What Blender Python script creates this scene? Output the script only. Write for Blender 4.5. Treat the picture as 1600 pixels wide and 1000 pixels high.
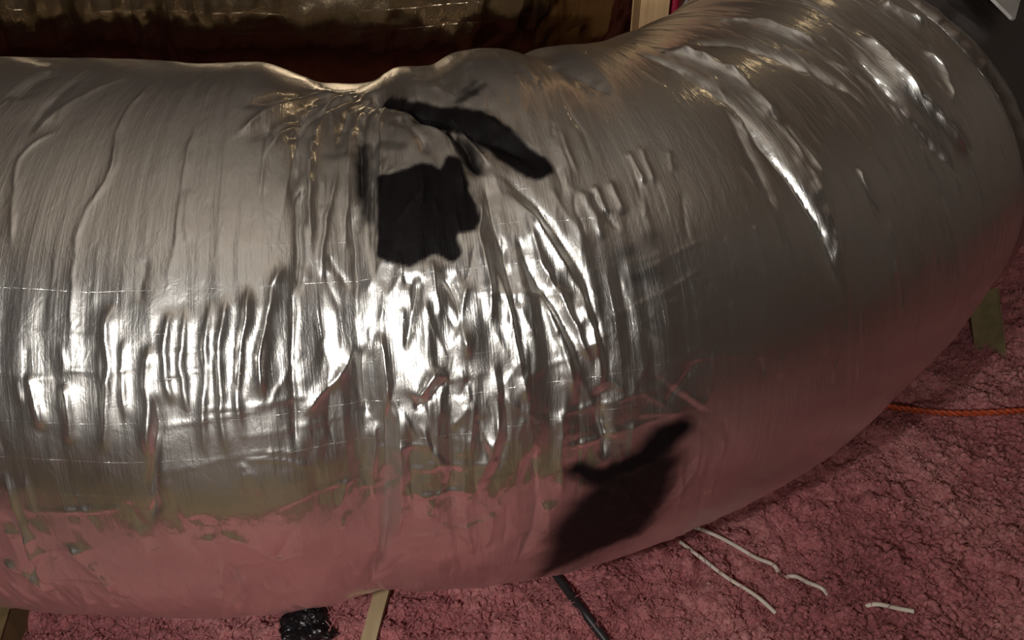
import bpy, bmesh, math, random
import numpy as np

for o in list(bpy.data.objects):
    bpy.data.objects.remove(o, do_unlink=True)
scene = bpy.context.scene
COL = scene.collection
random.seed(7)
RNG = np.random.default_rng(7)

# ---------------------------------------------------------------- camera
cam_d = bpy.data.cameras.new('camera')
cam_d.sensor_width = 36.0
cam_d.lens = 36.0 * 1250 / 1600
cam_d.clip_start = 0.02
cam = bpy.data.objects.new('camera', cam_d)
COL.objects.link(cam)
cam.location = (0, 0, 0.66)
cam.rotation_euler = (math.radians(90 - 35), 0, 0)
scene.camera = cam

# ---------------------------------------------------------------- world, lamps, exposure
scene.view_settings.view_transform = 'Standard'
scene.view_settings.look = 'None'
scene.view_settings.gamma = 1.0
scene.view_settings.use_curve_mapping = False
scene.view_settings.exposure = 0.0

world = bpy.data.worlds.new('world')
scene.world = world
world.use_nodes = True
world.node_tree.nodes['Background'].inputs[0].default_value = (0.9, 0.95, 1.0, 1)
world.node_tree.nodes['Background'].inputs[1].default_value = 0.03

def lamp(name, kind, loc, energy, color, radius=0.02, target=None, spot=None):
    d = bpy.data.lights.new(name, kind)
    d.energy = energy
    d.color = color
    if kind != 'AREA':
        d.shadow_soft_size = radius
    else:
        d.size = radius
    if spot:
        d.spot_size = math.radians(spot)
        d.spot_blend = 0.8
    o = bpy.data.objects.new(name, d)
    COL.objects.link(o)
    o.location = loc
    if target:
        v = np.array(target) - np.array(loc)
        from mathutils import Vector
        o.rotation_euler = Vector(v).to_track_quat('-Z', 'Y').to_euler()
    return o

# a hand-held flashlight left of the lens, an unseen fill spot added to brighten the roof boards, a warm bulb farther along the attic
lamp('camera_flash', 'POINT', (-0.18, 0.02, 0.565), 6.6, (1.0, 0.95, 0.90), 0.013)
lamp('roof_fill', 'SPOT', (-0.30, -0.70, 0.95), 60.0, (1.0, 0.955, 0.89), 0.05, (-0.15, 0.9, 2.1), 165)
lamp('attic_bulb', 'POINT', (1.05, 2.25, 1.25), 1.0, (1.0, 0.74, 0.42), 0.03)

# ---------------------------------------------------------------- numpy geometry helpers
def hash2(ix, iy, seed):
    n = (ix.astype(np.int64) * 374761393 + iy.astype(np.int64) * 668265263 + seed * 974711) & 0xffffffff
    n = ((n ^ (n >> 13)) * 1274126177) & 0xffffffff
    n = n ^ (n >> 16)
    return (n & 0xffff) / 65535.0

def vnoise(x, y, seed=0):
    """smooth value noise in -1..1"""
    x0 = np.floor(x); y0 = np.floor(y)
    fx = x - x0; fy = y - y0
    fx = fx * fx * fx * (fx * (fx * 6 - 15) + 10); fy = fy * fy * fy * (fy * (fy * 6 - 15) + 10)
    a = hash2(x0, y0, seed); b = hash2(x0 + 1, y0, seed)
    c = hash2(x0, y0 + 1, seed); d = hash2(x0 + 1, y0 + 1, seed)
    return 2 * ((a * (1 - fx) + b * fx) * (1 - fy) + (c * (1 - fx) + d * fx) * fy) - 1

def facet(x, y, seed=0):
    """noise that is straight-sided along x and smooth along y: flat pleats with sharp edges"""
    x0 = np.floor(x); y0 = np.floor(y)
    fx = x - x0; fy = y - y0; fy = fy * fy * (3 - 2 * fy)
    a = hash2(x0, y0, seed); b = hash2(x0 + 1, y0, seed)
    c = hash2(x0, y0 + 1, seed); d = hash2(x0 + 1, y0 + 1, seed)
    return 2 * ((a * (1 - fx) + b * fx) * (1 - fy) + (c * (1 - fx) + d * fx) * fy) - 1

def smooth(a, b, x):
    t = np.clip((x - a) / (b - a), 0, 1)
    return t * t * (3 - 2 * t)

def gauss(x, c, w):
    return np.exp(-((x - c) / w) ** 2)

def spline(pts, n):
    """natural cubic through pts, resampled to n points evenly by length"""
    P = np.array(pts, float); m = len(P)
    t = np.concatenate([[0], np.cumsum(np.linalg.norm(np.diff(P, axis=0), axis=1))])
    h = np.diff(t)
    A = np.zeros((m, m)); rhs = np.zeros((m, P.shape[1])); A[0, 0] = A[-1, -1] = 1
    for i in range(1, m - 1):
        A[i, i - 1] = h[i - 1]; A[i, i] = 2 * (h[i - 1] + h[i]); A[i, i + 1] = h[i]
        rhs[i] = 6 * ((P[i + 1] - P[i]) / h[i] - (P[i] - P[i - 1]) / h[i - 1])
    M = np.linalg.solve(A, rhs)
    def ev(q):
        i = np.clip(np.searchsorted(t, q) - 1, 0, m - 2)
        a = ((t[i + 1] - q) / h[i])[:, None]; b = ((q - t[i]) / h[i])[:, None]; hh = (h[i] ** 2)[:, None] / 6
        return a * P[i] + b * P[i + 1] + ((a ** 3 - a) * M[i] + (b ** 3 - b) * M[i + 1]) * hh
    fine = ev(np.linspace(0, t[-1], 4000))
    L = np.concatenate([[0], np.cumsum(np.linalg.norm(np.diff(fine, axis=0), axis=1))])
    q = np.linspace(0, L[-1], n)
    return np.stack([np.interp(q, L, fine[:, k]) for k in range(P.shape[1])], 1), q

def frames(C):
    T = np.gradient(C, axis=0); T /= np.linalg.norm(T, axis=1)[:, None]
    N = np.array([0, 0, 1.0]) - T * T[:, 2:3]
    N /= np.linalg.norm(N, axis=1)[:, None]
    return T, N, np.cross(T, N)

# main duct: centre line, radius, and the surface coordinates u (along, m) and v (around, m; 0 = top, + = room side)
R0 = 0.23
SPINE = [(-1.4385, .70, .243), (-1.05, .698, .242), (-.688, .632, .242), (-.454, .588, .242), (-.339, .573, .244), (-.228, .567, .245), (-.115, .583, .243),
         (-.012, .604, .241), (.107, .652, .239), (.225, .745, .245), (.334, .850, .269), (.427, .955, .307), (.541, 1.09, .36),
         (.68, 1.26, .41), (.86, 1.46, .44), (1.1, 1.72, .45)]

def duct_base(u, th, C, N, B):
    """coarse shape: radius over (u, theta), before the wrinkles"""
    r = np.full(np.broadcast(u, th).shape, R0)
    r = r - .016 * smooth(1.255, 1.305, u) * (1 - .5 * smooth(1.345, 1.368, u) - .5 * smooth(1.392, 1.42, u)) * gauss(th, -.18, .55)
    r = r - .010 * gauss(u, U_PIN, .03) * gauss(th, 1.2, 1.6)
    r = r + .005 * gauss(u, 1.44, .035) * gauss(th, -.1, .5)
    r = r - .006 * gauss(u, 1.485, .014) * gauss(th, -.25, .5)
    r = r + .004 * gauss(u, 1.53, .04) * gauss(th, -.2, .6)
    r = r + .0045 * gauss(u, 1.335, .05) * gauss(th, -.2, .45) * facet(u * 48 + 0 * th, th * 4 + 0 * u, 91)
    return r
U_PIN = 1.318

CL, UL = spline(SPINE, 3000)
CT, CN, CB = frames(CL)

def fluff_height(x, y):
    h = .014 * vnoise(x * 5, y * 5, 71) + .011 * vnoise(x * 13, y * 13, 72)
    b1 = np.abs(vnoise(x * 34 + .4 * vnoise(x * 20, y * 20, 79), y * 34, 73)); b2 = np.abs(vnoise(x * 78, y * 78, 74)); b3 = np.abs(vnoise(x * 170, y * 170, 75))
    h = h + .014 * (b1 ** .7 - .45) + .0075 * (b2 ** .7 - .45) + .0035 * (b3 - .4)
    h = h + .0015 * vnoise(x * 330, y * 330, 76)
    h = h - .012
    # pressed down under the big duct
    d = np.full(x.shape, 9.0); zc = np.zeros(x.shape)
    for k in range(0, 3000, 60):
        q = np.hypot(x - CL[k, 0], y - CL[k, 1]); m = q < d
        d = np.where(m, q, d); zc = np.where(m, CL[k, 2], zc)
    under = np.where(d < R0 * .98, zc - np.sqrt(np.maximum(R0 ** 2 - d ** 2, 0)), 9.0) - .006
    return np.minimum(h, under), d


# folds: (height mm, width mm, [(u, v)...]); black marks on the film: (strength, softness mm, points in u, v)
FOLDS = [
    (-4, 5, [(1.334, -0.047), (1.304, -0.012), (1.277, 0.030), (1.258, 0.054)]),
    (2.5, 4, [(1.325, -0.045), (1.293, 0.019), (1.269, 0.064), (1.253, 0.089)]),
    (-4, 4.5, [(1.336, -0.031), (1.308, 0.018), (1.282, 0.062), (1.262, 0.090)]),
    (3, 4, [(1.336, -0.023), (1.306, 0.035), (1.282, 0.079), (1.271, 0.106)]),
    (-3.5, 4, [(1.336, -0.026), (1.317, 0.026), (1.297, 0.059), (1.286, 0.087)]),
    (3, 3.5, [(1.334, -0.015), (1.306, 0.042), (1.293, 0.083), (1.286, 0.127), (1.282, 0.149)]),
    (-7, 3, [(1.328, -0.015), (1.301, 0.019), (1.293, 0.079), (1.290, 0.122), (1.290, 0.141)]),
    (-5, 2.5, [(1.295, 0.120), (1.293, 0.144), (1.293, 0.171), (1.288, 0.199)]),
    (4, 4, [(1.332, -0.012), (1.310, 0.038), (1.301, 0.090), (1.299, 0.139), (1.299, 0.180)]),
    (-4, 3.5, [(1.341, -0.006), (1.325, 0.034), (1.319, 0.070), (1.317, 0.089)]),
    (3, 3.5, [(1.341, 0.010), (1.328, 0.060), (1.321, 0.119), (1.317, 0.172)]),
    (-7, 3.5, [(1.347, 0.004), (1.334, 0.049), (1.332, 0.092), (1.330, 0.127), (1.330, 0.146)]),
    (-5, 2, [(1.347, 0.022), (1.341, 0.086), (1.336, 0.142), (1.334, 0.190)]),
    (3, 3.5, [(1.352, 0.021), (1.347, 0.067), (1.343, 0.108), (1.341, 0.144)]),
    (2.5, 3, [(1.317, 0.089), (1.312, 0.125), (1.306, 0.163), (1.304, 0.193)]),
    (-2, 3, [(1.321, 0.141), (1.323, 0.172), (1.321, 0.203)]),
    (-13, 11, [(1.341, -0.019), (1.363, 0.032), (1.380, 0.057), (1.400, 0.078), (1.417, 0.097), (1.432, 0.113), (1.441, 0.125)]),
    (4, 10, [(1.371, 0.000), (1.389, 0.019), (1.408, 0.062), (1.428, 0.090), (1.446, 0.114)]),
    (6, 4, [(1.389, 0.059), (1.400, 0.079), (1.406, 0.100), (1.411, 0.119)]),
    (-7, 6, [(1.367, 0.054), (1.391, 0.076), (1.402, 0.100), (1.402, 0.128)]),
    (3.5, 4, [(1.371, 0.065), (1.387, 0.084), (1.393, 0.113), (1.391, 0.141)]),
    (-3, 4, [(1.360, 0.051), (1.369, 0.079), (1.376, 0.105)]),
    (-3.5, 4, [(1.406, 0.124), (1.406, 0.152), (1.411, 0.192), (1.413, 0.228), (1.417, 0.264)]),
    (4.5, 5, [(1.404, 0.135), (1.400, 0.160), (1.400, 0.198), (1.400, 0.229)]),
    (-5, 5, [(1.413, 0.122), (1.430, 0.147), (1.443, 0.177), (1.452, 0.215), (1.456, 0.248), (1.454, 0.289)]),
    (6, 6, [(1.417, 0.136), (1.432, 0.169), (1.446, 0.206), (1.452, 0.240), (1.452, 0.281)]),
    (4, 4, [(1.424, 0.155), (1.432, 0.198), (1.443, 0.231), (1.448, 0.266)]),
    (4.5, 4, [(1.406, 0.192), (1.411, 0.222), (1.413, 0.255), (1.417, 0.288)]),
    (3.5, 4, [(1.426, 0.203), (1.432, 0.233), (1.437, 0.263), (1.439, 0.286)]),
    (-3, 4, [(1.417, 0.168), (1.426, 0.203), (1.435, 0.225), (1.441, 0.252)]),
    (3, 4, [(1.430, 0.214), (1.437, 0.247), (1.441, 0.272)]),
    (-4, 5, [(1.360, 0.187), (1.354, 0.218), (1.349, 0.240)]),
    (4, 5, [(1.369, 0.179), (1.371, 0.199), (1.371, 0.220)]),
    (-4, 4, [(1.373, 0.187), (1.382, 0.209), (1.384, 0.231)]),
    (3.5, 4, [(1.389, 0.193), (1.384, 0.217), (1.387, 0.244)]),
    (4, 4, [(1.319, 0.229), (1.310, 0.245), (1.297, 0.259), (1.286, 0.271)]),
    (-3, 4, [(1.325, 0.229), (1.321, 0.255), (1.323, 0.281)]),
    (4, 4, [(1.334, 0.223), (1.336, 0.244), (1.336, 0.272), (1.341, 0.291)]),
    (5, 5, [(1.369, 0.247), (1.358, 0.261), (1.352, 0.271)]),
    (-3, 4, [(1.373, 0.253), (1.360, 0.269), (1.349, 0.277)]),
    (3, 4, [(1.339, 0.252), (1.334, 0.272), (1.332, 0.300), (1.332, 0.331)]),
    (-8, 4, [(1.336, 0.256), (1.334, 0.291), (1.332, 0.331), (1.328, 0.373), (1.319, 0.417), (1.310, 0.473)]),
    (6, 4, [(1.341, 0.272), (1.341, 0.310), (1.339, 0.346), (1.332, 0.387)]),
    (4, 4, [(1.328, 0.281), (1.323, 0.319), (1.323, 0.353)]),
    (4, 4, [(1.400, 0.245), (1.400, 0.278), (1.395, 0.305), (1.384, 0.338), (1.378, 0.360)]),
    (-3, 3, [(1.404, 0.245), (1.404, 0.278), (1.402, 0.305), (1.391, 0.338)]),
    (-4, 4, [(1.417, 0.304), (1.419, 0.340), (1.419, 0.376), (1.413, 0.428)]),
    (3, 4, [(1.432, 0.285), (1.432, 0.323), (1.432, 0.356)]),
    (-5, 4, [(1.452, 0.271), (1.454, 0.304), (1.454, 0.329)]),
    (-3, 2.2, [(1.288, 0.171), (1.286, 0.212), (1.284, 0.250), (1.282, 0.299)]),
    (4.5, 4, [(1.286, 0.174), (1.277, 0.192), (1.273, 0.218), (1.269, 0.263)]),
    (3.5, 3, [(1.266, 0.187), (1.264, 0.210), (1.260, 0.261), (1.260, 0.286)]),
    (3, 3, [(1.256, 0.192), (1.253, 0.223), (1.253, 0.261), (1.251, 0.294)]),
    (3, 3, [(1.249, 0.193), (1.247, 0.222), (1.245, 0.264), (1.242, 0.294)]),
    (3, 3, [(1.240, 0.195), (1.238, 0.229), (1.238, 0.267)]),
    (3, 3, [(1.234, 0.196), (1.232, 0.222), (1.232, 0.259)]),
    (4, 3.2, [(1.227, 0.218), (1.225, 0.236), (1.223, 0.258), (1.221, 0.296)]),
    (-4, 2.5, [(1.225, 0.244), (1.225, 0.275), (1.221, 0.308), (1.216, 0.343)]),
    (4, 3, [(1.212, 0.193), (1.208, 0.214), (1.208, 0.239), (1.205, 0.266), (1.205, 0.291)]),
    (3, 3, [(1.175, 0.239), (1.177, 0.259), (1.177, 0.275)]),
    (3, 3, [(1.190, 0.244), (1.190, 0.267), (1.190, 0.283)]),
    (2.5, 3, [(1.216, 0.215), (1.214, 0.244), (1.214, 0.266)]),
    (1.2, 1.8, [(1.203, 0.005), (1.197, 0.073), (1.199, 0.120), (1.194, 0.139), (1.194, 0.199), (1.192, 0.236)]),
    (1, 1.8, [(1.234, 0.060), (1.236, 0.117), (1.234, 0.169), (1.232, 0.196)]),
    (1, 1.8, [(1.166, 0.073), (1.153, 0.097), (1.157, 0.136), (1.162, 0.169)]),
    (-3, 9, [(1.125, -0.004), (1.120, 0.019), (1.125, 0.048)]),
    (-1.5, 8, [(1.153, -0.006), (1.149, 0.038), (1.149, 0.086)]),
    (1.5, 5, [(1.183, -0.001), (1.168, 0.029), (1.159, 0.054), (1.151, 0.083)]),
    (1, 2, [(1.277, 0.056), (1.273, 0.108), (1.269, 0.150)]),
    (5, 6, [(1.157, 0.302), (1.157, 0.331), (1.155, 0.370), (1.155, 0.416)]),
    (-4, 5, [(1.151, 0.331), (1.151, 0.364), (1.146, 0.406)]),
    (4, 5, [(1.177, 0.356), (1.183, 0.389), (1.188, 0.427)]),
    (4, 5, [(1.133, 0.381), (1.144, 0.403), (1.151, 0.422)]),
    (-4, 4, [(1.234, 0.457), (1.242, 0.420), (1.242, 0.378)]),
    (3, 4, [(1.229, 0.455), (1.236, 0.409), (1.238, 0.378)]),
    (-8, 5, [(1.559, -0.007), (1.574, 0.037), (1.581, 0.084), (1.585, 0.135), (1.590, 0.184), (1.594, 0.223), (1.594, 0.263)]),
    (5, 6, [(1.579, -0.017), (1.598, 0.026), (1.607, 0.079), (1.605, 0.128), (1.603, 0.184), (1.601, 0.236), (1.598, 0.278)]),
    (-4, 6, [(1.609, 0.000), (1.653, 0.027), (1.677, 0.078), (1.694, 0.120), (1.701, 0.163)]),
    (5, 6, [(1.686, -0.020), (1.714, 0.010), (1.716, 0.043), (1.734, 0.073)]),
    (4, 6, [(1.577, 0.010), (1.601, 0.029), (1.607, 0.060), (1.605, 0.084)]),
    (3.5, 6, [(1.609, 0.124), (1.611, 0.152), (1.609, 0.176)]),
    (-3, 5, [(1.603, 0.109), (1.607, 0.136), (1.605, 0.169)]),
    (4, 6, [(1.708, 0.086), (1.723, 0.117), (1.729, 0.150), (1.725, 0.180)]),
    (-5, 6, [(1.745, 0.083), (1.749, 0.119), (1.747, 0.165), (1.762, 0.214), (1.771, 0.242)]),
    (10, 10, [(1.784, 0.071), (1.773, 0.114), (1.769, 0.152), (1.780, 0.190), (1.795, 0.234)]),
    (-4, 5, [(1.793, 0.106), (1.786, 0.146), (1.793, 0.185), (1.804, 0.239)]),
    (4, 5, [(1.830, 0.124), (1.832, 0.144), (1.819, 0.169), (1.810, 0.185)]),
    (5, 6, [(1.847, 0.064), (1.854, 0.086), (1.863, 0.113)]),
    (3, 3, [(1.646, 0.176), (1.646, 0.198), (1.649, 0.218)]),
    (3, 3, [(1.655, 0.223), (1.651, 0.242), (1.649, 0.274)]),
    (-3, 5, [(1.742, 0.176), (1.736, 0.215), (1.734, 0.255)]),
    (3, 5, [(1.592, 0.048), (1.579, 0.102), (1.574, 0.136)]),
    (2, 2.5, [(1.579, 0.105), (1.577, 0.117)]),
    (2, 3, [(1.605, 0.190), (1.601, 0.215), (1.596, 0.239)]),
    (-2.5, 6, [(1.574, 0.092), (1.568, 0.146), (1.566, 0.190)]),
    (2, 3, [(1.494, 0.116), (1.496, 0.147)]),
    (1.8, 3, [(1.502, 0.113), (1.502, 0.149)]),
    (1.5, 2.5, [(1.518, 0.122), (1.515, 0.141)]),
    (2, 3, [(1.456, 0.141), (1.463, 0.160), (1.465, 0.179)]),
    (2, 3, [(1.465, 0.138), (1.472, 0.162)]),
    (2, 3, [(1.476, 0.136), (1.480, 0.163)]),
    (-1.5, 8, [(1.419, -0.006), (1.411, 0.024), (1.411, 0.051)]),
    (-2, 6, [(1.483, -0.011), (1.491, 0.024), (1.504, 0.064)]),
    (-3, 5, [(1.395, 0.005), (1.397, 0.029), (1.406, 0.057)]),
]
STAIN_LINES = [
    (1, 3, [(1.354, 0.004, 0.0038), (1.363, 0.034, 0.0062), (1.373, 0.046, 0.0087), (1.393, 0.060, 0.0086), (1.415, 0.084, 0.0090), (1.426, 0.106, 0.0108), (1.437, 0.122, 0.0097)]),
    (0.97, 5, [(1.389, 0.075, 0.0050), (1.397, 0.098, 0.0049), (1.402, 0.119, 0.0048)]),
    (0.85, 7, [(1.334, 0.084, 0.0049), (1.332, 0.122, 0.0056), (1.332, 0.146, 0.0041)]),
    (0.5, 4, [(1.345, 0.089, 0.0044), (1.358, 0.094, 0.0044)]),
    (0.4, 6, [(1.310, 0.092, 0.0033), (1.325, 0.092, 0.0034)]),
    (0.6, 4, [(1.404, 0.049, 0.0041), (1.413, 0.042, 0.0042)]),
    (0.55, 4, [(1.413, 0.045, 0.0036), (1.421, 0.037, 0.0026)]),
    (0.5, 4, [(1.406, 0.040, 0.0031), (1.415, 0.030, 0.0032)]),
    (0.45, 7, [(1.474, 0.190, 0.0038), (1.478, 0.188, 0.0039)]),
    (0.4, 7, [(1.489, 0.184, 0.0044), (1.491, 0.182, 0.0039)]),
    (0.45, 7, [(1.476, 0.207, 0.0043), (1.487, 0.207, 0.0048)]),
    (1, 9, [(1.441, 0.334, 0.0069), (1.450, 0.342, 0.0080)]),
    (1, 9, [(1.456, 0.343, 0.0081), (1.476, 0.334, 0.0101), (1.487, 0.321, 0.0101), (1.494, 0.318, 0.0081)]),
    (0.35, 20, [(1.347, 0.109, 0.0067), (1.387, 0.119, 0.0067)]),
]
STAIN_PATCHES = [
    (1, 2.5, [(1.341, 0.116), (1.354, 0.116), (1.363, 0.114), (1.367, 0.111), (1.378, 0.113), (1.382, 0.117), (1.387, 0.106), (1.395, 0.113), (1.397, 0.133), (1.400, 0.155), (1.397, 0.165), (1.387, 0.166), (1.387, 0.179), (1.382, 0.184), (1.371, 0.177), (1.363, 0.182), (1.356, 0.184), (1.343, 0.179), (1.336, 0.174), (1.339, 0.147)]),
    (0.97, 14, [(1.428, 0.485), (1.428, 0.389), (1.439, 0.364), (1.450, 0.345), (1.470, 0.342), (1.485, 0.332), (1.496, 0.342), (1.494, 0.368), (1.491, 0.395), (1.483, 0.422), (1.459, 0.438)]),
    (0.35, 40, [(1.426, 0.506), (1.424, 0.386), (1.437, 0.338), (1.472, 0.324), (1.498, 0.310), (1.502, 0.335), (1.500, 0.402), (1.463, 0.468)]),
]
# where the small things lie (metres)
STRAP_UV = [(1.9347, 0.156), (1.9347, 0.153), (1.9347, 0.15), (1.9347, 0.147), (1.9347, 0.144), (1.9347, 0.141), (1.9351, 0.1372), (1.9355, 0.1334), (1.936, 0.1296), (1.9364, 0.1258), (1.9368, 0.122), (1.9386, 0.1186), (1.9403, 0.1152), (1.9421, 0.1118), (1.9438, 0.1084), (1.9456, 0.105), (1.9469, 0.094), (1.9482, 0.083), (1.9494, 0.072), (1.9507, 0.061), (1.952, 0.05), (1.952, 0.02), (1.952, -0.01), (1.952, -0.04), (1.952, -0.07), (1.952, -0.1), (1.952, -0.14), (1.952, -0.18), (1.952, -0.22), (1.952, -0.26), (1.952, -0.3), (1.9368, 0.1583), (1.9416, 0.157), (1.9464, 0.1558), (1.9513, 0.1545), (1.9561, 0.1533), (1.9609, 0.152), (1.9648, 0.1514), (1.9687, 0.1508), (1.9727, 0.1501), (1.9766, 0.1495), (1.9805, 0.1489), (1.9844, 0.1441), (1.9883, 0.1393), (1.9922, 0.1346), (1.9961, 0.1298), (2.0, 0.125), (2.0008, 0.11), (2.0016, 0.095), (2.0024, 0.08), (2.0032, 0.065), (2.004, 0.05), (2.004, 0.02), (2.004, -0.01), (2.004, -0.04), (2.004, -0.07), (2.004, -0.1), (2.004, -0.14), (2.004, -0.18), (2.004, -0.22), (2.004, -0.26), (2.004, -0.3)]
CABLE = [(0.0138, 0.5888, -0.0054), (0.0399, 0.5155, -0.0056), (0.0533, 0.4911, -0.0055), (0.0697, 0.4609, -0.0033), (0.0883, 0.4389, -0.0138), (0.1088, 0.4025, -0.0134)]
STRIP_A = [(0.1273, 0.5802, -0.0108), (0.1575, 0.5763, -0.0094), (0.1956, 0.5753, -0.0143), (0.2233, 0.5602, -0.0149), (0.2418, 0.5407, -0.0113), (0.2577, 0.5345, -0.0168), (0.2709, 0.5278, -0.0194), (0.2741, 0.5158, -0.0201), (0.2817, 0.511, -0.0119), (0.2964, 0.5061, -0.0155), (0.3073, 0.4961, -0.0123), (0.3152, 0.4915, -0.02), (0.3388, 0.4753, -0.0117), (0.3478, 0.4726, -0.004), (0.3646, 0.4697, -0.0047), (0.3828, 0.4651, -0.0043)]
STRIP_B = [(0.1756, 0.5534, -0.0107), (0.1968, 0.5306, -0.0118), (0.2187, 0.5092, -0.0145), (0.2396, 0.49, -0.014), (0.2545, 0.4701, -0.0145)]
TWINE = [(0.404, 0.781, 0.0145), (0.4408, 0.7483, 0.0131), (0.49, 0.7459, 0.0027), (0.5533, 0.7431, -0.0012), (0.5934, 0.735, 0.0081), (0.6442, 0.7413, 0.0067), (0.7478, 0.7519, 0.0182), (0.9292, 0.7764, 0.0079)]
WB = ((0.663, 0.8695, -0.03), (0.6687, 0.9563, 0.035))
JOIST = ((-0.4782, 0.4115, -0.008), (-0.502, 0.5081, -0.008))
LATH = ((-0.1291, 0.4177, 0.012), (-0.1212, 0.4913, 0.014))
SCRAP = (-0.1894, 0.4437, 0.004)

# ---------------------------------------------------------------- mesh and scene helpers
def np_mesh(name, V, F, smooth_shade=True):
    """mesh from vertex array and an (n,3|4) face array"""
    me = bpy.data.meshes.new(name)
    V = np.asarray(V, np.float32); F = np.asarray(F, np.int32)
    k = F.shape[1]
    me.vertices.add(len(V)); me.vertices.foreach_set('co', V.ravel())
    me.loops.add(F.size); me.loops.foreach_set('vertex_index', F.ravel())
    me.polygons.add(len(F))
    me.polygons.foreach_set('loop_start', np.arange(0, F.size, k, dtype=np.int32))
    me.polygons.foreach_set('loop_total', np.full(len(F), k, np.int32))
    me.polygons.foreach_set('use_smooth', np.full(len(F), smooth_shade))
    me.update(calc_edges=True)
    return me

def link(name, me, mat, parent=None):
    o = bpy.data.objects.new(name, me)
    COL.objects.link(o)
    if mat is not None:
        me.materials.clear(); me.materials.append(mat)
    if parent is not None:
        o.parent = parent
        o.matrix_parent_inverse = parent.matrix_basis.inverted()
    return o

def tag(o, label=None, cat=None, group=None, kind=None):
    if label: o['label'] = label
    if cat: o['category'] = cat
    if group: o['group'] = group
    if kind: o['kind'] = kind
    return o

def empty(name, loc):
    o = bpy.data.objects.new(name, None)
    COL.objects.link(o)
    o.location = loc
    o.empty_display_size = 0.05
    return o

def grid_faces(nu, nv, wrap=False):
    i = np.arange(nu - 1)[:, None]; j = np.arange(nv if wrap else nv - 1)[None]
    j2 = (j + 1) % nv
    return np.stack([i * nv + j, (i + 1) * nv + j, (i + 1) * nv + j2, i * nv + j2], -1).reshape(-1, 4)

def tube(name, pts, rad, mat, parent=None, n=400, k=12, twist=None):
    """round tube along a spline; rad may be a function of t"""
    C, q = spline(pts, n) if len(pts) > 2 else (np.linspace(pts[0], pts[1], n), None)
    T = np.gradient(C, axis=0); T /= np.linalg.norm(T, axis=1)[:, None]
    ref = np.array([0.02, 0.01, 1.0]) if abs(T[:, 2]).max() < .95 else np.array([1.0, .03, .02])
    N = ref - T * (T @ ref)[:, None]; N /= np.linalg.norm(N, axis=1)[:, None]
    B = np.cross(T, N)
    t = np.linspace(0, 1, n)
    r = np.array([rad(x) for x in t]) if callable(rad) else np.full(n, rad)
    if twist:
        off, turns, ph = twist
        a = 2 * math.pi * turns * t + ph
        C = C + off * (np.cos(a)[:, None] * N + np.sin(a)[:, None] * B)
    a = np.linspace(0, 2 * math.pi, k, endpoint=False)
    V = C[:, None] + r[:, None, None] * (np.cos(a)[None, :, None] * N[:, None] + np.sin(a)[None, :, None] * B[:, None])
    V = np.concatenate([V.reshape(-1, 3), C[:1], C[-1:]])
    F = grid_faces(n, k, True)
    caps = []
    for j in range(k):
        caps.append((n * k, (j + 1) % k, j, j)); b = (n - 1) * k
        caps.append((n * k + 1, b + j, b + (j + 1) % k, b + (j + 1) % k))
    me = bpy.data.meshes.new(name)
    me.from_pydata([tuple(v) for v in V], [], [tuple(f) for f in F] + [c[:3] for c in caps])
    me.polygons.foreach_set('use_smooth', np.ones(len(me.polygons), bool))
    return link(name, me, mat, parent)

def board(name, p0, p1, w, h, mat, parent=None, up=(0, 0, 1), bev=0.0015, rough=0.0008):
    """a sawn board between two points, edges eased and slightly uneven"""
    p0 = np.array(p0, float); p1 = np.array(p1, float)
    d = p1 - p0; L = np.linalg.norm(d); d /= L
    u_ = np.array(up, float); u_ -= d * (u_ @ d); u_ /= np.linalg.norm(u_)
    s_ = np.cross(d, u_)
    bm = bmesh.new()
    bmesh.ops.create_cube(bm, size=1)
    for v in bm.verts:
        a, b, c = v.co
        q = p0 + d * (a + .5) * L + s_ * b * w + u_ * c * h
        v.co = q + RNG.normal(0, rough, 3)
    bmesh.ops.bevel(bm, geom=list(bm.edges), offset=bev, segments=2, affect='EDGES')
    me = bpy.data.meshes.new(name)
    bm.to_mesh(me); bm.free()
    return link(name, me, mat, parent)

# ---------------------------------------------------------------- materials
def new_mat(name):
    m = bpy.data.materials.new(name)
    m.use_nodes = True
    nt = m.node_tree
    return m, nt, nt.nodes['Principled BSDF']

def node(nt, kind, **kw):
    n = nt.nodes.new(kind)
    for k, v in kw.items():
        if k.startswith('i_'):
            key = k[2:]
            n.inputs[int(key) if key.isdigit() else key.replace('_', ' ')].default_value = v
        else:
            setattr(n, k, v)
    return n

def ramp(nt, src, stops):
    r = nt.nodes.new('ShaderNodeValToRGB')
    while len(r.color_ramp.elements) < len(stops):
        r.color_ramp.elements.new(0.5)
    for e, (p, c) in zip(r.color_ramp.elements, stops):
        e.position = p
        e.color = (c[0], c[1], c[2], 1) if not isinstance(c, (int, float)) else (c, c, c, 1)
    nt.links.new(src, r.inputs[0])
    return r.outputs[0]

def math_node(nt, op, a, b=None):
    n = nt.nodes.new('ShaderNodeMath'); n.operation = op
    for i, x in enumerate((a, b)):
        if x is None: continue
        if isinstance(x, (int, float)): n.inputs[i].default_value = x
        else: nt.links.new(x, n.inputs[i])
    return n.outputs[0]

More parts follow.
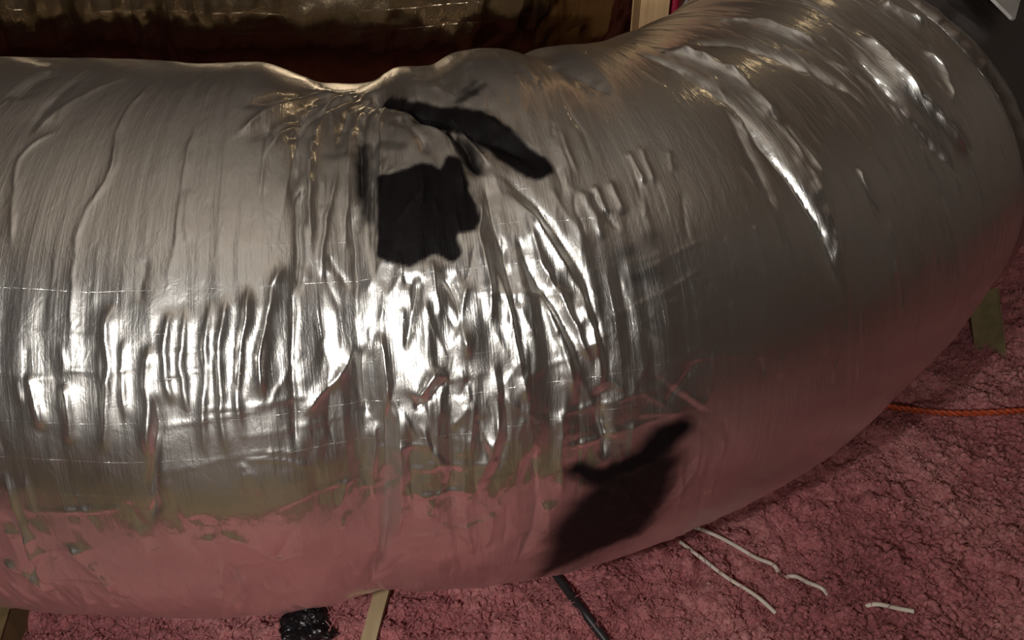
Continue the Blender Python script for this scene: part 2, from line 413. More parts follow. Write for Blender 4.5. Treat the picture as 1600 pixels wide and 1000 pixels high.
def foil_material(name, base, rough, stained):
    m, nt, b = new_mat(name)
    uvn = node(nt, 'ShaderNodeUVMap', uv_map='surface')
    # crinkle of the film: fine lines running round the duct, plus a small isotropic crumple
    mp = node(nt, 'ShaderNodeMapping', i_Scale=(700, 16, 1)); nt.links.new(uvn.outputs[0], mp.inputs[0])
    n1 = node(nt, 'ShaderNodeTexNoise', i_Scale=1.0, i_Detail=3.0, i_Roughness=0.6); nt.links.new(mp.outputs[0], n1.inputs['Vector'])
    mp2 = node(nt, 'ShaderNodeMapping', i_Scale=(210, 70, 1)); nt.links.new(uvn.outputs[0], mp2.inputs[0])
    n2 = node(nt, 'ShaderNodeTexNoise', i_Scale=1.0, i_Detail=4.0, i_Roughness=0.62, i_Distortion=0.6); nt.links.new(mp2.outputs[0], n2.inputs['Vector'])
    # reinforcing scrim: threads round the duct every 12 mm, along it every 22 mm
    sep = node(nt, 'ShaderNodeSeparateXYZ'); nt.links.new(uvn.outputs[0], sep.inputs[0])
    nw = node(nt, 'ShaderNodeTexNoise', i_Scale=9.0, i_Detail=2.0); nt.links.new(uvn.outputs[0], nw.inputs['Vector'])
    wob = math_node(nt, 'MULTIPLY', nw.outputs[0], 0.012)
    def threads(coord, step, width):
        a = math_node(nt, 'ADD', coord, wob)
        a = math_node(nt, 'FRACT', math_node(nt, 'DIVIDE', a, step))
        a = math_node(nt, 'ABSOLUTE', math_node(nt, 'SUBTRACT', a, 0.5))
        return math_node(nt, 'LESS_THAN', a, width)
    t1 = threads(sep.outputs[0], 0.0125, 0.035)
    t2 = threads(sep.outputs[1], 0.026, 0.02)
    th = math_node(nt, 'MAXIMUM', t1, t2)
    h = math_node(nt, 'ADD', math_node(nt, 'MULTIPLY', n1.outputs[0], 0.5), math_node(nt, 'MULTIPLY', n2.outputs[0], 0.9))
    h = math_node(nt, 'ADD', h, math_node(nt, 'MULTIPLY', th, 0.13))
    bump = node(nt, 'ShaderNodeBump', i_Strength=0.30, i_Distance=0.0016); nt.links.new(h, bump.inputs['Height'])
    nt.links.new(bump.outputs[0], b.inputs['Normal'])
    # gentle tone variation of the film itself
    n3 = node(nt, 'ShaderNodeTexNoise', i_Scale=14.0, i_Detail=4.0); nt.links.new(uvn.outputs[0], n3.inputs['Vector'])
    col = ramp(nt, n3.outputs[0], [(0.3, [c * .88 for c in base]), (0.7, base)])
    ro = ramp(nt, n3.outputs[0], [(0.3, rough + .05), (0.7, rough - .04)])
    b.inputs['Metallic'].default_value = 1.0
    if stained:
        at = node(nt, 'ShaderNodeAttribute', attribute_name='stain')
        fac = ramp(nt, at.outputs['Fac'], [(0.0, 0.0), (1.0, 1.0)])
        nt.links.new(col, b.inputs['Base Color'])
        # the film scatters as a broad sheen with a sharper gloss over it
        b2 = node(nt, 'ShaderNodeBsdfPrincipled', i_Metallic=1.0)
        nt.links.new(col, b2.inputs['Base Color']); nt.links.new(bump.outputs[0], b2.inputs['Normal'])
        nt.links.new(math_node(nt, 'SUBTRACT', ro, 0.12), b2.inputs['Roughness'])
        nt.links.new(math_node(nt, 'ADD', ro, 0.13), b.inputs['Roughness'])
        film = node(nt, 'ShaderNodeMixShader', i_0=0.5)
        nt.links.new(b.outputs[0], film.inputs[1]); nt.links.new(b2.outputs[0], film.inputs[2])
        paint = node(nt, 'ShaderNodeBsdfPrincipled', i_Base_Color=(0.0035, 0.0025, 0.003, 1), i_Roughness=0.5, i_Specular_IOR_Level=0.12)
        nt.links.new(bump.outputs[0], paint.inputs['Normal'])
        mix = node(nt, 'ShaderNodeMixShader')
        nt.links.new(fac, mix.inputs[0]); nt.links.new(film.outputs[0], mix.inputs[1]); nt.links.new(paint.outputs[0], mix.inputs[2])
        nt.links.new(mix.outputs[0], nt.nodes['Material Output'].inputs['Surface'])
    else:
        nt.links.new(col, b.inputs['Base Color']); nt.links.new(ro, b.inputs['Roughness'])
    return m

def simple_material(name, c1, c2, scale, rough, bump=0.2, dist=0.001, metallic=0.0, stretch=(1, 1, 1), spec=0.5):
    m, nt, b = new_mat(name)
    tc = node(nt, 'ShaderNodeTexCoord')
    mp = node(nt, 'ShaderNodeMapping', i_Scale=stretch); nt.links.new(tc.outputs['Object'], mp.inputs[0])
    n = node(nt, 'ShaderNodeTexNoise', i_Scale=scale, i_Detail=6.0, i_Roughness=0.6); nt.links.new(mp.outputs[0], n.inputs['Vector'])
    nt.links.new(ramp(nt, n.outputs[0], [(0.32, c1), (0.68, c2)]), b.inputs['Base Color'])
    b.inputs['Roughness'].default_value = rough
    b.inputs['Metallic'].default_value = metallic
    b.inputs['Specular IOR Level'].default_value = spec
    bp = node(nt, 'ShaderNodeBump', i_Strength=bump, i_Distance=dist); nt.links.new(n.outputs[0], bp.inputs['Height'])
    nt.links.new(bp.outputs[0], b.inputs['Normal'])
    return m

M = {}
M['foil'] = foil_material('silver_foil_film', (0.775, 0.765, 0.735), 0.24, True)
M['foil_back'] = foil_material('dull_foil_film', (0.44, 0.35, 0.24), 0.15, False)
M['foil_shaded'] = foil_material('shaded_foil_film', (0.20, 0.19, 0.19), 0.36, False)
M['tape'] = foil_material('joint_tape_film', (0.55, 0.53, 0.51), 0.22, False)
M['stud'] = simple_material('pine_wood', (0.52, 0.33, 0.16), (0.68, 0.46, 0.25), 5, 0.6, 0.2, 0.001, stretch=(14, 14, 0.8))
M['rafter'] = simple_material('old_rafter_wood', (0.26, 0.17, 0.10), (0.38, 0.26, 0.16), 4, 0.7, 0.2, 0.002, stretch=(8, 1, 8))
M['olive_wood'] = simple_material('olive_brown_wood', (0.16, 0.125, 0.05), (0.25, 0.19, 0.085), 6, 0.65, 0.3, 0.001, stretch=(10, 10, 1.2))
M['pale_wood'] = simple_material('pale_lath_wood', (0.48, 0.36, 0.20), (0.62, 0.50, 0.30), 6, 0.5, 0.2, 0.0006, stretch=(30, 3, 3))
M['deck'] = simple_material('roof_board', (0.38, 0.35, 0.31), (0.50, 0.465, 0.42), 2.5, 0.85, 0.2, 0.002)
M['floor'] = simple_material('drywall_back', (0.30, 0.25, 0.22), (0.38, 0.33, 0.29), 4, 0.9)
M['cable'] = simple_material('dark_cable_sheath', (0.020, 0.020, 0.022), (0.035, 0.034, 0.035), 40, 0.42, 0.1, 0.0003)
M['scrap'] = simple_material('black_plastic_film', (0.006, 0.006, 0.008), (0.016, 0.014, 0.016), 60, 0.32, 0.5, 0.002)
M['strip'] = simple_material('cream_plastic_strip', (0.84, 0.74, 0.60), (0.95, 0.90, 0.80), 60, 0.35, 0.1, 0.0003)
M['twine'] = simple_material('orange_red_twine', (0.46, 0.06, 0.02), (0.70, 0.13, 0.04), 180, 0.6, 0.5, 0.0006)
M['red'] = simple_material('red_sheath', (0.30, 0.010, 0.035), (0.42, 0.02, 0.06), 30, 0.4, 0.1, 0.0003)
M['strap'] = simple_material('grey_galvanised_metal', (0.42, 0.40, 0.38), (0.55, 0.53, 0.51), 70, 0.48, 0.2, 0.0005, metallic=0.55)

def insulation_material():
    m, nt, b = new_mat('pink_fibreglass')
    tc = node(nt, 'ShaderNodeTexCoord')
    n = node(nt, 'ShaderNodeTexNoise', i_Scale=7.0, i_Detail=5.0, i_Roughness=0.6); nt.links.new(tc.outputs['Object'], n.inputs['Vector'])
    n2 = node(nt, 'ShaderNodeTexNoise', i_Scale=190.0, i_Detail=6.0, i_Roughness=0.7, i_Distortion=1.2); nt.links.new(tc.outputs['Object'], n2.inputs['Vector'])
    a = math_node(nt, 'ADD', math_node(nt, 'MULTIPLY', n.outputs[0], 0.45), math_node(nt, 'MULTIPLY', n2.outputs[0], 0.55))
    col = ramp(nt, a, [(0.36, (0.30, 0.083, 0.092)), (0.49, (0.67, 0.235, 0.245)), (0.63, (0.90, 0.44, 0.42))])
    nt.links.new(col, b.inputs['Base Color'])
    b.inputs['Roughness'].default_value = 0.95
    b.inputs['Specular IOR Level'].default_value = 0.15
    b.inputs['Sheen Weight'].default_value = 0.15
    bp = node(nt, 'ShaderNodeBump', i_Strength=0.8, i_Distance=0.004); nt.links.new(n2.outputs[0], bp.inputs['Height'])
    nt.links.new(bp.outputs[0], b.inputs['Normal'])
    return m
M['pink'] = insulation_material()

# ---------------------------------------------------------------- the attic shell
def slab(name, corners, thick, mat, kind='structure', parent=None):
    c = np.array(corners, float)
    nrm = np.cross(c[1] - c[0], c[2] - c[0]); nrm /= np.linalg.norm(nrm)
    V = np.concatenate([c, c - nrm * thick])
    F = [(0, 1, 2, 3), (7, 6, 5, 4), (0, 4, 5, 1), (1, 5, 6, 2), (2, 6, 7, 3), (3, 7, 4, 0)]
    o = link(name, np_mesh(name, V, F, False), mat, parent)
    o['kind'] = kind
    return o

floor = slab('floor', [(-3, -2.2, -.14), (2.3, -2.2, -.14), (2.3, 4.6, -.14), (-3, 4.6, -.14)], .02, M['floor'])
for k in range(5):
    board('reflected_board', (-1.6, -.065 - k * .155, .022), (.36, -.065 - k * .155, .022), .148, .02, M['olive_wood'], floor)  # unseen boards, added to give the foil its olive reflected band
ceiling = slab('ceiling', [(-3, -2.2, 2.6), (-3, 4.6, 1.0), (2.3, 4.6, 1.0), (2.3, -2.2, 2.6)], .02, M['deck'])
for k in range(9):
    x = -2.7 + k * .61
    board('rafter', (x, -2.18, 2.6 - .075), (x, 4.55, 1.01 - .075), .04, .13, M['rafter'], ceiling)
slab('wall_front', [(-3, 4.6, -.14), (2.3, 4.6, -.14), (2.3, 4.6, 1.0), (-3, 4.6, 1.0)], .02, M['deck'])
slab('wall_back', [(-3, -2.2, -.14), (-3, -2.2, 2.6), (2.3, -2.2, 2.6), (2.3, -2.2, -.14)], .02, M['deck'])
slab('wall_left', [(-3, -2.2, -.14), (-3, 4.6, -.14), (-3, 4.6, 1.0), (-3, -2.2, 2.6)], .02, M['deck'])
slab('wall_right', [(2.3, -2.2, -.14), (2.3, -2.2, 2.6), (2.3, 4.6, 1.0), (2.3, 4.6, -.14)], .02, M['deck'])

# ---------------------------------------------------------------- the big foil duct
def at_u(u):
    f = lambda A: np.stack([np.interp(u, UL, A[:, k]) for k in range(3)], -1)
    return f(CL), f(CN), f(CB)

def seg_field(U, V, pts):
    """distance to a polyline and position along it"""
    P = np.array(pts)
    L = np.linalg.norm(np.diff(P, axis=0), axis=1); acc = np.concatenate([[0], np.cumsum(L)])
    best = np.full(U.shape, 1e9); tt = np.zeros(U.shape)
    for k in range(len(P) - 1):
        a = P[k]; d = P[k + 1] - a; l2 = max(d @ d, 1e-12)
        t = np.clip(((U - a[0]) * d[0] + (V - a[1]) * d[1]) / l2, 0, 1)
        q = np.hypot(U - a[0] - t * d[0], V - a[1] - t * d[1])
        m = q < best
        best = np.where(m, q, best); tt = np.where(m, (acc[k] + t * L[k]) / acc[-1], tt)
    return best, tt

def densify(pts, n=24):
    P = np.array(pts, float)
    if len(P) < 3: return [tuple(p) for p in P]
    C, _ = spline(P, n)
    return [tuple(c) for c in C]

def ridged(n):
    return 1 - 2 * np.abs(n)

def duct_surface(u, th):
    """points, stain mask of the main duct on the grid u x th"""
    U, TH = np.meshgrid(u, th, indexing='ij')
    V = TH * R0
    C, N, B = at_u(u)
    r = duct_base(U, TH, C, N, B)
    # overall slack
    r += .0035 * vnoise(U * 9, V * 6, 3) + .0009 * vnoise(U * 24, V * 9, 4)
    # where the film is pulled into bunches
    bunch = np.exp(-((U - 1.37) / .10) ** 2) * smooth(-.02, .06, V) * (1 - smooth(.36, .46, V))
    flash_band = smooth(.17, .22, V + .02 * vnoise(U * 22, V * 3, 31)) * (1 - smooth(.33, .40, V)) * (1 - smooth(1.46, 1.52, U)) * smooth(1.02, 1.14, U)
    bend = smooth(1.60, 1.70, U) * (1 - smooth(.24, .34, V))
    low = smooth(.36, .44, V) * (1 - smooth(1.30, 1.5, U))
    z = np.clip(.05 + .55 * bunch + .62 * flash_band + .45 * bend + .5 * low, 0, 1)
    # pleats running round the duct
    wu = U + .005 * vnoise(U * 10, V * 9, 9)
    r += z * (.0020 * facet(wu * 75, V * 4.5, 11) + .0009 * facet(wu * 170, V * 9, 12))
    r += .00013 * facet(wu * 330, V * 6, 13) + .00018 * facet(wu * 90, V * 3, 14)
    # crumple
    r += z * .0005 * facet(V * 40 + 6 * U, U * 60, 15) + bunch * .0006 * facet(V * 70 + 25 * U, U * 120, 16)
    r += z * .00035 * facet(U * 240 + 30 * V, V * 60, 18)
    r += bend * .0012 * vnoise(U * 30, V * 9, 17)
    # single folds
    ju = U + .0014 * vnoise(U * 40, V * 30, 21) + .0007 * vnoise(U * 130, V * 90, 22); jv = V + .0018 * vnoise(U * 38, V * 36, 23)
    vv = th * R0
    for amp, w, pts in FOLDS + HAIRS:
        w *= .00072; amp *= .001
        P = np.array(densify(pts))
        mg = 5 * w
        i0, i1 = np.searchsorted(u, [P[:, 0].min() - mg, P[:, 0].max() + mg])
        j0, j1 = np.searchsorted(vv, [P[:, 1].min() - mg, P[:, 1].max() + mg])
        if i1 - i0 < 2 or j1 - j0 < 2: continue
        s = (slice(i0, i1), slice(j0, j1))
        d, t = seg_field(ju[s], jv[s], P)
        prof = np.exp(-1.05 * np.sqrt((d / w) ** 2 + .01) + .1)
        prof *= smooth(0, .16, t) * (1 - smooth(.78, 1, t)) * (1 - smooth(mg * .5, mg, d))
        r[s] += amp * FOLD_GAIN * prof * (.8 + .3 * vnoise(U[s] * 60, V[s] * 30, 25) + (.12 if abs(amp) > .007 else .28) * facet(V[s] * 110 + U[s] * 40, U[s] * 150, 26))
    X = C[:, None] + r[..., None] * (np.cos(TH)[..., None] * N[:, None] + np.sin(TH)[..., None] * B[:, None])
    # resting on the fluff: the underside settles flat
    lim = .006 + .01 * smooth(1.45, 1.7, U)
    X[..., 2] = np.where(X[..., 2] < lim, lim + (X[..., 2] - lim) * .25, X[..., 2])
    # sprayed black marks
    st = np.zeros(U.shape)
    eu = U + .0008 * vnoise(U * 90, V * 90, 41) + .0007 * vnoise(U * 260, V * 260, 42)
    ev = V + .0012 * vnoise(U * 80, V * 60, 43) + .0008 * vnoise(U * 240, V * 200, 44)
    for amp, soft, pts in STAIN_LINES:
        soft *= .0006
        P = np.array(pts)
        m = np.zeros(U.shape)
        for k in range(len(P) - 1):
            a, b = P[k], P[k + 1]; d = b[:2] - a[:2]
            t = np.clip(((eu - a[0]) * d[0] + (ev - a[1]) * d[1]) / (d @ d), 0, 1)
            q = np.hypot(eu - a[0] - t * d[0], ev - a[1] - t * d[1]) - (a[2] + t * (b[2] - a[2]))
            m = np.maximum(m, 1 - smooth(-soft, soft, q))
        st = 1 - (1 - st) * (1 - amp * m)
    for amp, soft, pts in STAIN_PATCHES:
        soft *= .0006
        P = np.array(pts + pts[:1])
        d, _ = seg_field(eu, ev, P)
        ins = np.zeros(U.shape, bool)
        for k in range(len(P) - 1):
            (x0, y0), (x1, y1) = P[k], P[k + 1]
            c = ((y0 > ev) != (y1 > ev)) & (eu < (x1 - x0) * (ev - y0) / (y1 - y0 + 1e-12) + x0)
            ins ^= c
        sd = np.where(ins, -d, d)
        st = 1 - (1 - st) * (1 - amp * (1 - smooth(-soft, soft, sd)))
    return X, st, U, V

FOLD_GAIN = 1.1
# hair-thin pulled threads and tiny tucks scattered over the film, mostly running round the duct
HAIRS = []
for k in range(420):
    hu = RNG.uniform(1.04, 1.88); hv = RNG.uniform(-.05, .52); hl = RNG.uniform(.012, .05) * (3 if RNG.random() < .12 else 1)
    du = RNG.normal(0, .06) * hl
    HAIRS.append((RNG.uniform(.3, 1.0) * (.5 if hv < .16 and hu < 1.3 else 1) * RNG.choice([1, 1, 1, -1]), RNG.uniform(1.4, 2.2), [(hu, hv), (hu + du * .5 + RNG.normal(0, .0006), hv + hl * .5), (hu + du, hv + hl)]))
for k in range(150):      # more of them in the bunched and low parts
    hu = RNG.uniform(1.04, 1.52); hv = RNG.uniform(.30, .54); hl = RNG.uniform(.015, .06)
    du = RNG.normal(0, .25) * hl
    HAIRS.append((RNG.uniform(.4, 1.2) * RNG.choice([1, 1, -1]), RNG.uniform(2.2, 4.5), [(hu, hv), (hu + du * .5 + RNG.normal(0, .001), hv + hl * .5), (hu + du, hv + hl)]))
for k in range(110):
    hu = RNG.normal(1.38, .06); hv = RNG.uniform(.10, .36); hl = RNG.uniform(.010, .045)
    du = RNG.normal(.12, .45) * hl
    HAIRS.append((RNG.uniform(.4, 1.2) * RNG.choice([1, 1, -1]), RNG.uniform(1.6, 3.2), [(hu, hv), (hu + du * .5 + RNG.normal(0, .001), hv + hl * .5), (hu + du, hv + hl)]))
for k in range(60):       # lengthwise tucks
    hu = RNG.uniform(1.1, 1.5); hv = RNG.uniform(.20, .40); hl = RNG.uniform(.015, .07)
    dv = RNG.normal(-.1, .2) * hl
    HAIRS.append((RNG.uniform(.3, .9), RNG.uniform(1.6, 2.6), [(hu, hv), (hu + hl * .5, hv + dv * .5 + RNG.normal(0, .002)), (hu + hl, hv + dv)]))
duct = empty('flexible_duct', (-.1, .58, 0))
tag(duct, 'large wrinkled silver foil duct with black sprayed patches, bending across the foreground', 'duct')

def duct_part(name, u, mat):
    th = np.concatenate([np.linspace(-math.pi + .0, -.62, 34)[:-1], np.linspace(-.62, 2.75, 460), np.linspace(2.75, math.pi, 14)[1:]])
    X, st, U, V = duct_surface(u, th)
    nv = len(th)
    me = np_mesh(name, X.reshape(-1, 3), grid_faces(len(u), nv)[:, ::-1])
    uvl = me.uv_layers.new(name='surface')
    li = np.empty(len(me.loops), np.int32); me.loops.foreach_get('vertex_index', li)
    uvl.data.foreach_set('uv', np.stack([U.ravel()[li], V.ravel()[li]], 1).astype(np.float32).ravel())
    a = me.attributes.new('stain', 'FLOAT', 'POINT'); a.data.foreach_set('value', st.ravel().astype(np.float32))
    return link(name, me, mat, duct)

U_JOINT = 1.885
duct_part('foil_jacket', np.concatenate([np.linspace(0.02, 1.04, 70)[:-1], np.linspace(1.04, U_JOINT, 1000)]), M['foil'])
sl = duct_part('shaded_section', np.concatenate([np.linspace(U_JOINT, 2.05, 60)[:-1], np.linspace(2.05, 3.04, 50)]), M['foil_shaded'])  # same foil duct going on; its shade is put into a dark grey film
sl['label'] = 'continuation of the foil duct beyond the joint, its shade painted dark grey'
def band(name, u0, u1, lift, amp, mat):
    """crimped tape band round the joint"""
    u = np.linspace(u0, u1, 14); th = np.linspace(-math.pi, math.pi, 700)
    C, N, B = at_u(u)
    U, TH = np.meshgrid(u, th, indexing='ij')
    arch = np.sin((U - u0) / (u1 - u0) * math.pi)
    r = R0 + lift * arch ** .5 + amp * arch * (ridged(vnoise(U * 60, TH * 19, 51)) * vnoise(U * 5, TH * 5, 52) + .6 * facet(TH * 31, U * 40, 53)) - .003 * (1 - arch)
    X = C[:, None] + r[..., None] * (np.cos(TH)[..., None] * N[:, None] + np.sin(TH)[..., None] * B[:, None])
    me = np_mesh(name, X.reshape(-1, 3), grid_faces(len(u), len(th))[:, ::-1])
    uvl = me.uv_layers.new(name='surface')
    li = np.empty(len(me.loops), np.int32); me.loops.foreach_get('vertex_index', li)
    uvl.data.foreach_set('uv', np.stack([U.ravel()[li], TH.ravel()[li] * R0], 1).astype(np.float32).ravel())
    o = link(name, me, mat, duct)
    o['label'] = 'crimped foil tape round the joint'
    return o
band('joint_tape', U_JOINT - .012, U_JOINT + .012, .002, .0016, M['tape'])

# ---------------------------------------------------------------- the duct behind
def rear_duct():
    pts = [(-2.4, 1.28, .41), (-1.5, 1.28, .41), (-.9, 1.28, .41), (-.45, 1.275, .41), (-.15, 1.285, .412), (-.01, 1.365, .42), (.035, 1.52, .43), (.045, 1.8, .44), (.045, 2.2, .45)]
    C, u = spline(pts, 2400); T, N, B = frames(C)
    k_ = np.concatenate([np.arange(0, 1060, 24), np.arange(1060, 2240, 1), np.arange(2240, 2400, 8)])
    C, u, N, B = C[k_], u[k_], N[k_], B[k_]
    th = np.concatenate([np.linspace(-math.pi, .5, 50)[:-1], np.linspace(.5, 2.7, 170), np.linspace(2.7, math.pi, 12)[1:]])
    U, TH = np.meshgrid(u, th, indexing='ij'); V = TH * .23
    r = .228 + .004 * vnoise(U * 8, V * 6, 61) + .0030 * facet(U * 34 + 6 * V, V * 5, 62) + .0020 * facet(U * 95 + 12 * V, V * 12, 63) + .0005 * facet(V * 75 + 30 * U, U * 90, 66)
    zone = smooth(2.15, 2.5, U)
    r += zone * (.0060 * facet(U * 48, V * 8, 64) + .0026 * facet(U * 130, V * 24, 65) + .0050 * facet(V * 38 + 20 * U, U * 70, 67))
    X = C[:, None] + r[..., None] * (np.cos(TH)[..., None] * N[:, None] + np.sin(TH)[..., None] * B[:, None])
    me = np_mesh('foil_jacket', X.reshape(-1, 3), grid_faces(len(u), len(th))[:, ::-1])
    uvl = me.uv_layers.new(name='surface')
    li = np.empty(len(me.loops), np.int32); me.loops.foreach_get('vertex_index', li)
    uvl.data.foreach_set('uv', np.stack([U.ravel()[li], V.ravel()[li]], 1).astype(np.float32).ravel())
    root = empty('flexible_duct', (-.9, 1.28, .17))
    tag(root, 'dim foil duct running along the back, reflecting dark red and gold', 'duct')
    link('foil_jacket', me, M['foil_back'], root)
    # two hanger straps that carry it from the rafters
    for x in (-1.92, -1.31):
        a = np.linspace(0, math.pi, 40)
        path = np.concatenate([[(x, 1.28 - .243, 1.72)], np.stack([np.full(40, x), 1.28 - .243 * np.cos(a), .41 - .243 * np.sin(a)], 1), [(x, 1.28 + .243, 1.60)]])
        V2 = np.concatenate([path + (-.02, 0, 0), path + (.02, 0, 0)]); n = len(path)
        F2 = np.array([(i, i + 1, n + i + 1, n + i) for i in range(n - 1)])
        o = link('hanger_strap', np_mesh('hanger_strap', V2, F2), M['cable'], root)
        sm = o.modifiers.new('thickness', 'SOLIDIFY'); sm.thickness = .002
rear_duct()

# ---------------------------------------------------------------- timber, cables behind
st_ = tag(board('wall_stud', (.193, 1.17, -.12), (.193, 1.17, 1.78), .034, .085, M['stud'], None, up=(0, 1, 0)),
          'upright tan wood stud behind the bend of the foil duct', 'stud')
tag(tube('red_cable', [(.227, 1.165, -.05), (.227, 1.17, .4), (.230, 1.175, .9), (.229, 1.18, 1.75)], .0065, M['red'], n=120),
    'dark red cable running up beside the tan wood stud', 'cable')

# ---------------------------------------------------------------- grey strap on the shaded duct section
def strap():
    pts_uv = STRAP_UV
    U = np.array([p[0] for p in pts_uv]); V = np.array([p[1] for p in pts_uv])
    C, N, B = at_u(U)
    X = C + (R0 + .012) * (np.cos(V / R0)[:, None] * N + np.sin(V / R0)[:, None] * B)
    n = len(X) // 2
    F = np.array([(i, i + 1, n + i + 1, n + i) for i in range(n - 1)])
    me = np_mesh('metal_strap', X, F, False)
    o = link('metal_strap', me, M['strap'])
    sm = o.modifiers.new('thickness', 'SOLIDIFY'); sm.thickness = .003
    tag(o, 'pointed grey metal strap end lying on the dark duct section, top right corner', 'strap')
strap()

# ---------------------------------------------------------------- pink insulation
def outer(x, y):
    """on the room side of the big duct"""
    yy = np.interp(x, CL[:, 0], CL[:, 1])
    return y < yy

def insulation():
    def patch(xs, ys):
        X, Y = np.meshgrid(xs, ys, indexing='ij')
        H, d = fluff_height(X, Y)
        return np.stack([X, Y, H], -1).reshape(-1, 3), grid_faces(len(xs), len(ys))
    dense_x = np.arange(-.62, 1.12, .0036); dense_y = np.arange(.33, 1.42, .0036)
    xs = np.concatenate([np.arange(-2.9, -.62, .05), dense_x, np.arange(1.12, 2.28, .05)])
    ys = np.concatenate([np.arange(-2.1, .33, .05), dense_y, np.arange(1.42, 4.5, .05)])
    V, F = patch(xs, ys)
    # loose tufts, each a small torn lump
    bm = bmesh.new(); bmesh.ops.create_icosphere(bm, subdivisions=0, radius=1)
    bm.verts.ensure_lookup_table()
    tv = np.array([v.co[:] for v in bm.verts]); tf = np.array([[v.index for v in f.verts] for f in bm.faces]); bm.free()
    n = 60000
    px = RNG.uniform(-.55, 1.05, n); py = RNG.uniform(.34, 1.35, n)
    H, d = fluff_height(px, py)
    keep = (d > R0 * .25) & outer(px, py); px, py, H, d = px[keep], py[keep], H[keep], d[keep]
    n = len(px)
    s = RNG.uniform(.0016, .0052, n) * np.where(d < R0, .6, 1)
    sc = s[:, None] * RNG.uniform(.55, 1.35, (n, 3))
    jag = 1 + RNG.normal(0, .26, (n, len(tv), 1))
    a = RNG.uniform(0, 6.28, n)
    T = tv[None] * jag * sc[:, None]
    Tx = T[..., 0] * np.cos(a)[:, None] - T[..., 1] * np.sin(a)[:, None]; Ty = T[..., 0] * np.sin(a)[:, None] + T[..., 1] * np.cos(a)[:, None]
    TV = np.stack([Tx + px[:, None], Ty + py[:, None], T[..., 2] * .7 + (H + s * .25)[:, None]], -1).reshape(-1, 3)
    TF = (tf[None] + (np.arange(n) * len(tv))[:, None, None]).reshape(-1, 3)
    # fine loose fibres: thin ribbons standing off the surface
    m = 45000
    fx = RNG.uniform(-.55, 1.05, m); fy = RNG.uniform(.34, 1.35, m)
    H, d = fluff_height(fx, fy); keep = (d > R0 * .25) & outer(fx, fy)
    fx, fy, H = fx[keep], fy[keep], H[keep]; m = len(fx)
    an = RNG.uniform(0, 6.28, m); ln = RNG.uniform(.006, .022, m); cv = RNG.normal(0, .7, m); wd = .00030
    base = np.stack([fx, fy, H + .001], -1)
    P = []
    for k in range(4):
        t = k / 3
        aa = an + cv * t
        off = np.stack([np.cos(aa) * ln * t, np.sin(aa) * ln * t, ln * .35 * np.sin(t * 2.6)], -1)
        side = np.stack([-np.sin(aa), np.cos(aa), np.full(m, .3)], -1) * wd
        P += [base + off - side, base + off + side]
    FV = np.stack(P, 1).reshape(-1, 3)
    q = np.array([(0, 1, 3, 2), (2, 3, 5, 4), (4, 5, 7, 6)])
    FF = (q[None] + (np.arange(m) * 8)[:, None, None]).reshape(-1, 4)
    TF4 = np.concatenate([TF, TF[:, 2:3]], 1)
    me = bpy.data.meshes.new('pink_insulation')
    allV = np.concatenate([V, TV, FV]); o1 = len(V); o2 = o1 + len(TV)
    quads = np.concatenate([F, FF + o2]); tris = TF + o1
    loops = np.concatenate([quads.ravel(), tris.ravel()]).astype(np.int32)
    tot = np.concatenate([np.full(len(quads), 4), np.full(len(tris), 3)]).astype(np.int32)
    me.vertices.add(len(allV)); me.vertices.foreach_set('co', allV.astype(np.float32).ravel())
    me.loops.add(len(loops)); me.loops.foreach_set('vertex_index', loops)
    me.polygons.add(len(tot))
    me.polygons.foreach_set('loop_start', np.concatenate([[0], np.cumsum(tot)[:-1]]).astype(np.int32))
    me.polygons.foreach_set('loop_total', tot)
    me.polygons.foreach_set('use_smooth', np.ones(len(tot), bool))
    me.update(calc_edges=True)
    o = link('pink_insulation', me, M['pink'])
    tag(o, 'pink fluffy loose fibreglass insulation covering the attic floor', 'insulation', kind='stuff')
insulation()

def gz(x, y, lift=0.0):
    return float(fluff_height(np.array([x]), np.array([y]))[0][0]) + lift

# ---------------------------------------------------------------- things lying on the insulation
tag(tube('black_cable', CABLE, .0042, M['cable'], n=160), 'dark grey cable coming out from under the foil duct', 'cable')

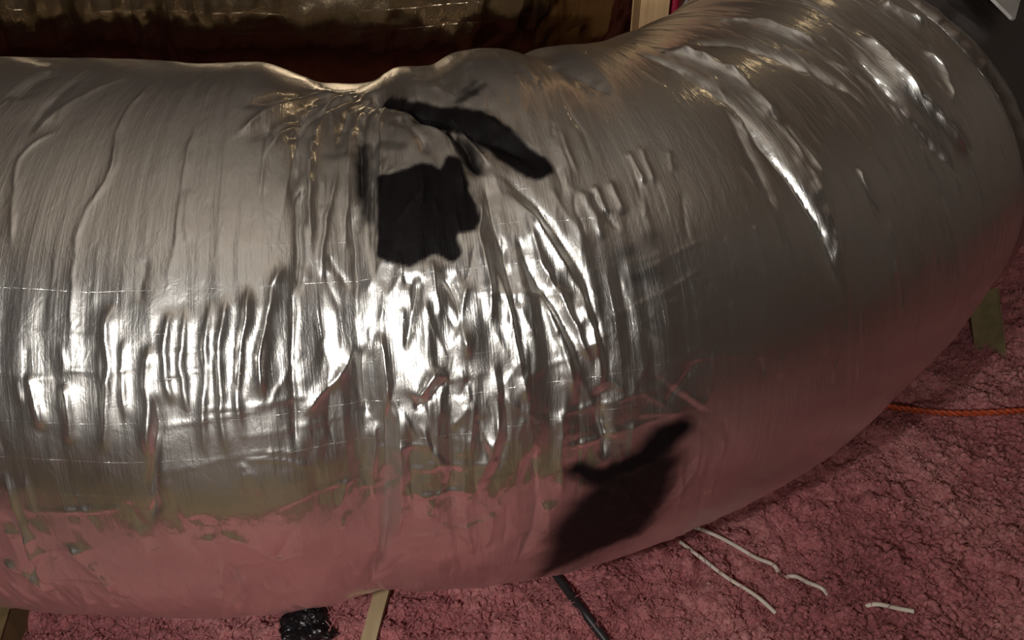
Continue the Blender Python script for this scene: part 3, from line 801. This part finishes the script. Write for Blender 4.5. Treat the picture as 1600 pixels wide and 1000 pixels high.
def strip(name, pts, w, label):
    """flat plastic strip with a slightly raised spine"""
    C, q = spline(pts, 240); T = np.gradient(C, axis=0); T /= np.linalg.norm(T, axis=1)[:, None]
    S = np.cross(T, (0, 0, 1.0)); S /= np.linalg.norm(S, axis=1)[:, None]
    Z = np.cross(S, T)
    prof = [(-1, 0), (-.6, .5), (0, .7), (.6, .5), (1, 0), (.6, -.3), (-.6, -.3)]
    V = np.stack([C + S * a * w + Z * b * w for a, b in prof], 1)
    k = len(prof); F = grid_faces(240, k, True)
    me = bpy.data.meshes.new(name)
    me.from_pydata([tuple(v) for v in V.reshape(-1, 3)], [], [tuple(f) for f in F] + [tuple(range(k)), tuple(range(239 * k + k - 1, 239 * k - 1, -1))])
    me.polygons.foreach_set('use_smooth', np.ones(len(me.polygons), bool))
    return tag(link(name, me, M['strip']), label, 'plastic strip', 'cream plastic strips on the insulation')
strip('plastic_strip', STRIP_A, .0026, 'longer cream plastic strip curving out from under the duct, partly buried in fluff')
strip('plastic_strip', STRIP_B, .0024, 'shorter straight cream plastic strip, nearer the bottom edge')

tw = empty('orange_twine', TWINE[0]); tag(tw, 'thin twisted orange red twine lying across the insulation', 'twine')
for ph in (0, math.pi):
    tube('strand', TWINE, .0024, M['twine'], tw, n=500, k=8, twist=(.0019, 30, ph))

wb = tag(board('wood_block', WB[0], WB[1], .036, .036, M['olive_wood'], up=(.2, 1, .3)),
         'olive brown wood block standing in the insulation beside the bend', 'wood block')
tag(board('floor_joist', JOIST[0], JOIST[1], .05, .06, M['olive_wood']), 'brown wood joist showing at the lower left corner', 'joist')
tag(board('wood_lath', LATH[0], LATH[1], .012, .005, M['pale_wood'], bev=.0008, rough=.0003), 'narrow pale wood lath poking out below the duct crease', 'lath')

def scrap():
    bm = bmesh.new(); bmesh.ops.create_icosphere(bm, subdivisions=5, radius=1)
    V = np.array([v.co[:] for v in bm.verts])
    a = vnoise(V[:, 0] * 2.2 + 5, V[:, 1] * 2.2 + V[:, 2] * 1.7, 81); b = np.abs(vnoise(V[:, 0] * 5 + V[:, 2] * 3, V[:, 1] * 5 + 9, 82)); c = np.abs(vnoise(V[:, 0] * 11, V[:, 1] * 11 + V[:, 2] * 8, 83))
    r = 1.08 + .22 * a - .2 * b - .06 * c
    P = V * r[:, None] * (.026, .020, .016)
    for v, p in zip(bm.verts, P): v.co = p
    me = bpy.data.meshes.new('plastic_scrap'); bm.to_mesh(me); bm.free()
    o = link('plastic_scrap', me, M['scrap']); o.location = SCRAP
    tag(o, 'crumpled black plastic scrap tucked under the duct', 'scrap')
scrap()
